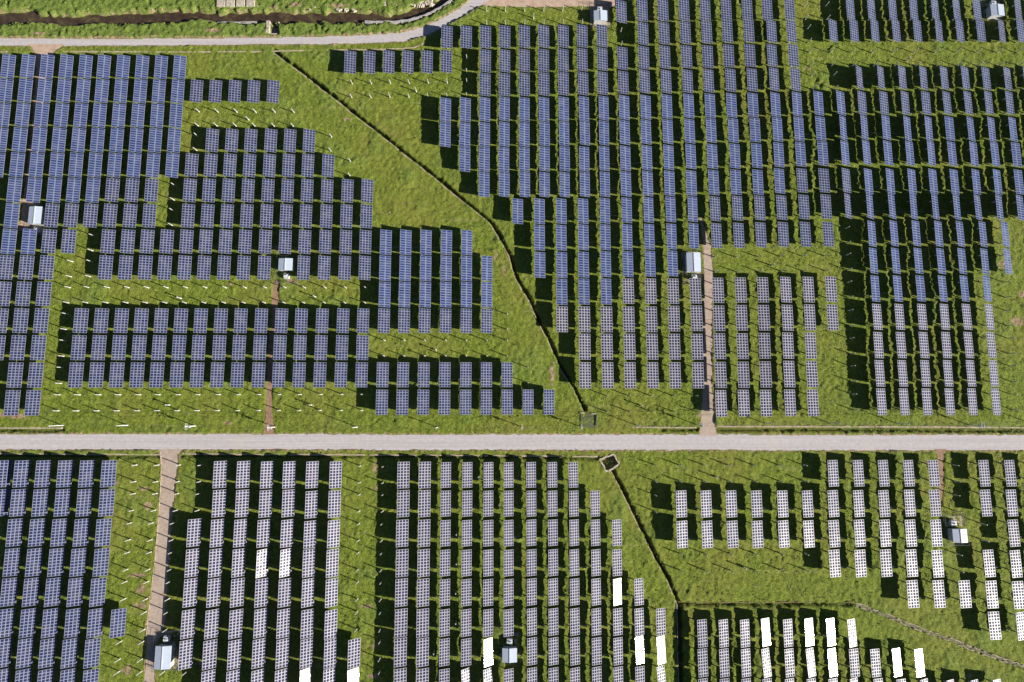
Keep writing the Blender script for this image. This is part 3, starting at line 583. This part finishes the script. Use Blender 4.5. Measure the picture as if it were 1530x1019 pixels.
FRM = fr.mesh('support_frame', M_STEEL)
TUBE = MB().cyl((0, -.47, 0), (0, .47, 0), .11, n=8).mesh('torque_tube', M_STEEL)
def post_mesh(h, r=.165):
    return MB().cyl((0, 0, -.4), (0, 0, 1.1), .22, .20, 10, 1).cyl((0, 0, 1.1), (0, 0, h), r, r, 10, 0).quadbox((0, 0, h+.02), (.26, .22, .03), 0).mesh('post', [M_POST, M_PIER])
PST = post_mesh(ZA-.33); BAR = post_mesh(2.95)
def tilt_matrix(t):
    return Matrix.Rotation(R(t['a']), 3, 'Y') @ Matrix.Rotation(-R(t['roll']), 3, 'X')
tabs.sort(key=lambda t: -(t['area']+(0 if t['full'] else -20)))
big, rest = tabs[:300], tabs[300:]
KN = {'b': 'bright blue solar table', 'g': 'dark grid solar table', 'p': 'pale gridded solar table'}
for t in big:
    o = empty('solar_table', (t['X'], t['Y'], 0)); nm = 'glaring white solar table' if t['gl'] == 1 else KN[t['t']]
    tag(o, f"{nm}, {ORD[t['ci']]} from left in {ORD[t['ri']]} row, {FN[t['f']]}", 'solar panel', f"solar tables in the {FN[t['f']]}")
    p = link('panel', PM[t['t']], o, (0, 0, ZA)); p.rotation_mode = 'QUATERNION'; p.rotation_quaternion = tilt_matrix(t).to_quaternion(); p.scale = (t['W'], t['L'], 1)
    link('support_frame', FRM, p)
    tb = link('torque_tube', TUBE, o, (0, 0, ZA-.36)); tb.scale = (1, t['L'], 1)
    for s in (-1, 1): link('post', PST, o, (0, s*2.85, 0))
# the remaining, smaller ones: one object
def stuff_tables(lst):
    V = []; Fc = []; Mi = []; U = []; Ti = []
    mats = [M_GREY, M_BLUE, M_PALE, M_STEEL, M_POST, M_PIER]; ti = {'g': 0, 'b': 1, 'p': 2}
    def addm(me, mat3, sc, loc, mi, tid, uv=False):
        k = len(V)
        for v in me.vertices:
            q = mat3 @ Vector((v.co.x*sc[0], v.co.y*sc[1], v.co.z*sc[2])); V.append((q.x+loc[0], q.y+loc[1], q.z+loc[2]))
        for n, f in enumerate(me.polygons):
            Fc.append(tuple(k+i for i in f.vertices)); Mi.append(mi(n, f)); Ti.append(tid)
            U.extend(((0, 0), (1, 0), (1, 1), (0, 1)) if uv and n == 0 else ((0, 0),)*len(f.vertices))
    I3 = Matrix.Identity(3)
    for n, t in enumerate(lst):
        m3 = tilt_matrix(t); loc = (t['X'], t['Y'], ZA)
        addm(PM[t['t']], m3, (t['W'], t['L'], 1), loc, lambda i, f, q=ti[t['t']]: q if i == 0 else 3, n*.37, True)
        addm(FRM, m3, (t['W'], t['L'], 1), loc, lambda i, f: 3, 0)
        addm(TUBE, I3, (1, t['L'], 1), (t['X'], t['Y'], ZA-.36), lambda i, f: 3, 0)
        for s in (-1, 1): addm(PST, I3, (1, 1, 1), (t['X'], t['Y']+s*2.85, 0), lambda i, f: 5 if f.material_index else 4, 0)
    me = bpy.data.meshes.new('solar_tables'); me.from_pydata(V, [], Fc)
    for m in mats: me.materials.append(m)
    me.polygons.foreach_set('material_index', Mi); uv = me.uv_layers.new(name='UVMap'); uv.data.foreach_set('uv', [c for p in U for c in p])
    a = me.attributes.new('tid', 'FLOAT', 'FACE'); a.data.foreach_set('value', Ti); me.update()
    tag(link('solar_tables', me), 'the many smaller looking solar tables filling the upper and middle fields', 'solar panels', kind='stuff')
stuff_tables(rest)
# bare posts: pairs standing where no table is mounted
posts = []
for t in bares:
    for s, nm in ((1, 'upper'), (-1, 'lower')): posts.append((t['X'], t['Y']+s*2.85, t, nm))
posts.sort(key=lambda p: -math.hypot(p[0], p[1])*(1 if abs(p[2]['u']-765) < 755 and abs(p[2]['v']-510) < 500 else .1))
for x, y, t, nm in posts[:300]:
    o = link('bare_post', BAR, None, (x, y, 0))
    tag(o, f"bare white post, {nm} of {ORD[t['ci']]} pair in {ORD[t['ri']]} row, {FN[t['f']]}", 'post', 'bare posts without solar tables')
if posts[300:]:
    mb = MB()
    for x, y, t, nm in posts[300:]: mb.cyl((x, y, -.4), (x, y, 1.1), .20, .18, 8, 1).cyl((x, y, 1.1), (x, y, 2.95), .165, .165, 8, 0)
    tag(mb.build('bare_posts', [M_POST, M_PIER]), 'the remaining bare white posts standing in the grass', 'posts', kind='stuff')

# ---- drive motors: stout posts with a box between the columns
DRV = [(372.5, 180, 'in the grass above the ditch-side dark tables'), (265, 444, 'in the wide grass gap left of the small hut'), (472, 444, 'in the grass gap right of the small hut'), (652, 523, 'in the grass strip right of the tables'), (254, 605, 'in the grass above the road, left one'), (466, 605, 'in the grass above the road, right one'),
       (622, 137, 'in the grass below the short top row'), (797, 28, 'below the tan dirt yard'), (1353, 92, 'in the grass gap at the top right'), (957, 606, 'in the grass above the stone pit'), (1152, 397, 'in the grass beside the long white hut'), (1068, 712, 'in the grass below the road'), (1110, 847, 'in the grass above the level ditch'),
       (175, 105, 'between blue tables in the first row'), (173, 142, 'between blue tables in the second row'), (170, 178, 'between blue tables in the third row'), (167, 215, 'between blue tables in the fourth row'), (164, 251, 'between blue tables in the fifth row'),
       (160, 290, 'between dark tables in the sixth row'), (157, 328, 'between dark tables in the seventh row'), (85, 711, 'bottom left field, first row'), (81, 753, 'bottom left field, second row'), (76, 797, 'bottom left field, third row'), (71, 842, 'bottom left field, fourth row'), (66, 887, 'bottom left field, fifth row'), (61, 933, 'bottom left field, sixth row'), (57, 979, 'bottom left field, seventh row'),
       (715, 713, 'lower middle field, first row'), (746, 755, 'lower middle field, second row'), (682, 799, 'lower middle field, third row'), (682, 843, 'lower middle field, fourth row'), (681, 887, 'lower middle field, fifth row'), (681, 932, 'lower middle field, sixth row'), (648, 977, 'lower middle field, seventh row')]
drv = MB().cyl((0, 0, -.3), (0, 0, 1.1), .27, .24, 10, 1).cyl((0, 0, 1.1), (0, 0, 2.6), .17, .17, 10, 0).quadbox((0, 0, 2.7), (.34, .5, .25), 0).mesh('drive_post', [M_POST, M_PIER])
for u, v, lab in DRV:
    x, y = at(u, v, 0 if 'in the grass' in lab or 'below the' in lab else 2.5); tag(link('drive_post', drv, None, (x, y, 0)), 'stout white motor post '+lab, 'motor post', 'tracker motor posts')
# thin drive rods linking tables of each row (east-west)
mb = MB()
rows = {}
for t in tabs: rows.setdefault((t['f'], t['r']), []).append(t)
for l in rows.values():
    l.sort(key=lambda t: t['X'])
    for a, b in zip(l[:-1], l[1:]):
        if b['X']-a['X'] < 10.5: mb.cyl((a['X'], a['Y']-1.6, 1.75), (b['X'], b['Y']-1.6, 1.75), .035, n=4)
tag(mb.build('drive_rods', M_STEEL), 'thin steel rods linking the posts of neighbouring solar tables', 'rods', kind='stuff')

# ------------------------------------------------------------------ huts with transformers
def hut(u, v, wpx, lpx, tdir, label, tx=0, pad=None, h=2.7):
    """u, v: middle of the roof in the photo; tdir: side of the transformer (-1 south, 1 north)"""
    s = (at(u+10, v, h)[0]-at(u-10, v, h)[0])/20; W_, L_ = wpx*s, lpx*s; x, y = at(u, v, h)
    r = empty('equipment_hut', (x, y, 0)); tag(r, label, 'hut')
    MB().quadbox((0, 0, h/2), (W_-.5, L_-.5, h)).build('wall', M_WALL, r)
    hw, hl, e = W_/2, L_/2, .42; v_ = []
    for yy in (-hl, hl): v_ += [(-hw, yy, h), (0, yy, h+e), (hw, yy, h), (hw, yy, h-.12), (0, yy, h+e-.12), (-hw, yy, h-.12)]
    f_ = [(0, 1, 7, 6), (1, 2, 8, 7), (2, 3, 9, 8), (3, 4, 10, 9), (4, 5, 11, 10), (5, 0, 6, 11), (0, 5, 4, 1), (1, 4, 3, 2), (6, 7, 10, 11), (7, 8, 9, 10)]
    me = bpy.data.meshes.new('roof'); me.from_pydata(v_, [], f_); me.materials.append(M_ROOF); rf = link('roof', me, r)
    MB().quadbox((0, 0, h+e+.03), (.3, L_+.04, .07)).build('ridge_cap', M_BOX, rf)
    dr = MB().quadbox((0, tdir*(L_/2-.22), 1.05), (1.0, .08, 2.1)).build('door', M_STEEL, r)
    MB().quadbox((.35, tdir*(L_/2-.16), 1.05), (.08, .06, .2)).build('handle', M_DARK, dr)
    MB().quadbox((W_/2-.2, 0, 1.9), (.08, .8, .5)).build('vent', M_STEEL, r)
    # transformer
    ty = y+tdir*(L_/2+1.7); X2 = x+tx
    t = empty('transformer', (X2, ty, 0)); tag(t, 'ribbed transformer beside the '+label.split(',')[0], 'transformer', 'transformers beside the huts')
    b = MB().quadbox((0, 0, .9), (1.9, 1.3, 1.4)).build('tank', M_BOX, t)
    f2 = MB()
    for k in range(7): f2.quadbox((-.8+.27*k, .85, .9), (.07, .4, 1.1)); f2.quadbox((-.8+.27*k, -.85, .9), (.07, .4, 1.1))
    f2.build('cooling_fins', M_BOX, t)
    for k in (-.5, 0, .5): MB().cyl((k, 0, 1.6), (k, 0, 2.15), .12, .05, 8).build('bushing', M_BOX, t)
    MB().quadbox((.35, -tdir*.2, 1.75), (.7, .5, .28)).build('lid_box', M_BOX, t)
    # slab and mesh fence
    cy = y+tdir*1.5
    px_ = MB().quadbox((x+tx*.2, cy, .0), (W_+2.2, L_+5.0, .24)); o = px_.build('concrete_slab', M_KERB); tag(o, 'grey slab under the '+label.split(',')[0], 'slab', 'slabs under the huts')
    fe = empty('mesh_fence', (x+tx*.2, cy, 0)); tag(fe, 'dark fence round the '+label.split(',')[0], 'fence', 'fences round the huts')
    a, b_ = (W_+2.6)/2, (L_+5.4)/2
    for sx in (-1, 0, 1):
        for sy in (-1, -.33, .33, 1):
            if sx == 0 and abs(sy) < 1: continue
            MB().cyl((sx*a, sy*b_, -.2), (sx*a, sy*b_, 1.9), .05, n=6).build('post', M_DARK, fe)
    ra = MB()
    for z in (.3, 1.1, 1.85):
        for sy in (-1, 1): ra.cyl((-a, sy*b_, z), (a, sy*b_, z), .03, n=4)
        for sx in (-1, 1): ra.cyl((sx*a, -b_, z), (sx*a, b_, z), .03, n=4)
    for q in np.arange(-a, a, .45):
        for sy in (-1, 1): ra.cyl((q, sy*b_, .1), (q, sy*b_, 1.85), .012, n=3)
    for q in np.arange(-b_, b_, .45):
        for sx in (-1, 1): ra.cyl((sx*a, q, .1), (sx*a, q, 1.85), .012, n=3)
    ra.build('mesh', M_DARK, fe)
hut(52.5, 321.5, 20, 27, -1, 'narrow white roofed hut ending the tan path, upper left')
hut(426.5, 395, 21, 18.5, -1, 'small white roofed hut at the head of the red dirt path, middle left')
hut(1036.5, 391.5, 21, 29, -1, 'long white roofed hut beside the concrete path, centre right', tx=.5)
hut(897.3, 23.2, 20, 16.5, 1, 'small white roofed hut at the corner of the tan yard')
hut(1490.5, 15, 20, 18, 1, 'small white roofed hut in the top right corner')
hut(243.2, 982.5, 24, 33, 1, 'large white roofed hut beside the path, bottom left')
hut(761.5, 979, 22, 20, 1, 'small white roofed hut among tables at the bottom centre')
hut(1434.5, 800.5, 21.5, 19.5, 1, 'small white roofed hut in the lower right field', tx=-.8)

# ------------------------------------------------------------------ roadside poles and cables
PL = [(94.5, 635.5, 0, 6.3), (191.5, 635.3, 0, 6.0), (292, 636.3, 1, 6.6), (411, 638, 1, 6.6), (534, 638, 0, 6.2), (654, 638.6, 0, 6.2), (779, 637.5, 1, 6.4), (866, 637, 1, 6.4), (950, 635, 0, 6.2), (1041, 634.5, 1, 6.8), (1143, 632.5, 0, 6.2), (1240, 632.5, 0, 6.2), (1340, 632.8, 0, 6.2), (1448, 635, 1, 6.6), (1545, 634.5, 0, 6.2)]
PN = ['first', 'second', 'third', 'fourth', 'fifth', 'sixth', 'seventh', 'eighth', 'ninth', 'tenth', 'eleventh', 'twelfth', 'thirteenth', 'fourteenth', 'last']
tops = []
for (u, v, arm, h), nm in zip(PL, PN):
    x, y = at(u, v); r = empty('utility_pole', (x, y, 0))
    tag(r, f'pale utility pole {"with crossarms " if arm else ""}above the main road, {nm} from the left', 'utility pole', 'poles along the main road')
    MB().cyl((0, 0, -.5), (0, 0, h), .16, .11, 10).build('pole', M_WOODP, r)
    if arm:
        for z in (h-.35, h-1.3):
            MB().quadbox((0, 0, z), (.12, 2.2, .12)).build('crossarm', M_STEEL, r)
            for q in (-.9, -.35, .35, .9): MB().cyl((0, q, z+.06), (0, q, z+.3), .06, .04, 6).build('insulator', M_BOX, r)
        MB().cyl((.32, -.35, h-2.6), (.32, -.35, h-1.7), .28, n=10).build('transformer_can', M_STEEL, r)
    tops.append((x, y, h))
for q, dz in ((0, .35), (-.5, 1.2), (.6, .35)):
    mb = MB()
    for a, b in zip(tops[:-1], tops[1:]):
        pr = None
        for i in range(9):
            t = i/8; p = (a[0]+(b[0]-a[0])*t, a[1]+(b[1]-a[1])*t+q, (a[2]-dz)*(1-t)+(b[2]-dz)*t-.5*4*t*(1-t))
            if pr: mb.cyl(pr, p, .03, n=4)
            pr = p
    tag(mb.build('overhead_cable', M_WIRE), {0: 'middle', -.5: 'lower', .6: 'upper'}[q]+' black cable strung between the roadside poles', 'cable', 'cables above the verge')

# ------------------------------------------------------------------ weeds: leafy growth spread over the turf
def weeds():
    n = 130000
    xs = RS.uniform(-200, 212, n); ys = RS.uniform(-97, 162, n)
    dens = vnoise(xs, ys, 7, 21)*.7+vnoise(xs, ys, 22, 22)*.5
    top = at(300, 57)[1]; topz = (ys > top) & (xs < at(690, 0)[0])
    keep = (dens > .60) | (topz & (RS.rand(n) < .5)) | (RS.rand(n) < .22)
    X, Y = xs[keep], ys[keep]
    bad = np.zeros(X.shape, bool)
    for l, r in [ROAD, TOPROAD]+[(p[2], p[3]) for p in PATHS]: bad |= inside(X, Y, list(l)+list(r)[::-1])
    bad |= inside(X, Y, YARD) | (dist_poly(X, Y, STREAM) < 2.9)
    for d in (D1, D2, D4, D5): bad |= dist_poly(X, Y, d) < .45
    X, Y = X[~bad], Y[~bad]; m = len(X); big_ = (Y > top) & (X < at(690, 0)[0])
    sz = np.where(big_, RS.uniform(.28, .65, m), RS.uniform(.12, .36, m)); K = 5
    V = np.zeros((m, K, 4, 3), np.float32)
    for k in range(K):
        an = RS.uniform(0, 2*np.pi, m); el = RS.uniform(.15, 1.1, m); ln = sz*RS.uniform(.6, 1.3, m); wd_ = ln*.42
        dx, dy, dz = np.cos(an)*np.cos(el), np.sin(an)*np.cos(el), np.sin(el)
        bx = X+RS.uniform(-.25, .25, m)*sz; by = Y+RS.uniform(-.25, .25, m)*sz; bz = RS.uniform(.0, .5, m)*sz+.05
        sx, sy = -np.sin(an)*wd_, np.cos(an)*wd_
        V[:, k, 0] = np.stack([bx, by, bz], -1); V[:, k, 1] = np.stack([bx+dx*ln*.5+sx, by+dy*ln*.5+sy, bz+dz*ln*.55], -1)
        V[:, k, 2] = np.stack([bx+dx*ln, by+dy*ln, bz+dz*ln*.8], -1); V[:, k, 3] = np.stack([bx+dx*ln*.5-sx, by+dy*ln*.5-sy, bz+dz*ln*.55], -1)
    co = V.reshape(-1); nf = m*K; me = bpy.data.meshes.new('weeds'); me.vertices.add(nf*4); me.vertices.foreach_set('co', co)
    me.loops.add(nf*4); me.loops.foreach_set('vertex_index', np.arange(nf*4, dtype=np.int32))
    me.polygons.add(nf); me.polygons.foreach_set('loop_start', np.arange(nf, dtype=np.int32)*4); me.polygons.foreach_set('loop_total', np.full(nf, 4, np.int32)); me.update()
    a = NT('weed_leaf'); c = a.ramp(a.noise(.5, 3, .7), [(.3, (.060, .095, .012)), (.5, (.130, .180, .022)), (.72, (.240, .285, .048))])
    me.materials.append(a.out(c, .6, 0, .3)); tag(link('weeds', me), 'leafy weeds and grass tufts all over the turf', 'weeds', kind='stuff'); print('WEEDS', m)
weeds()
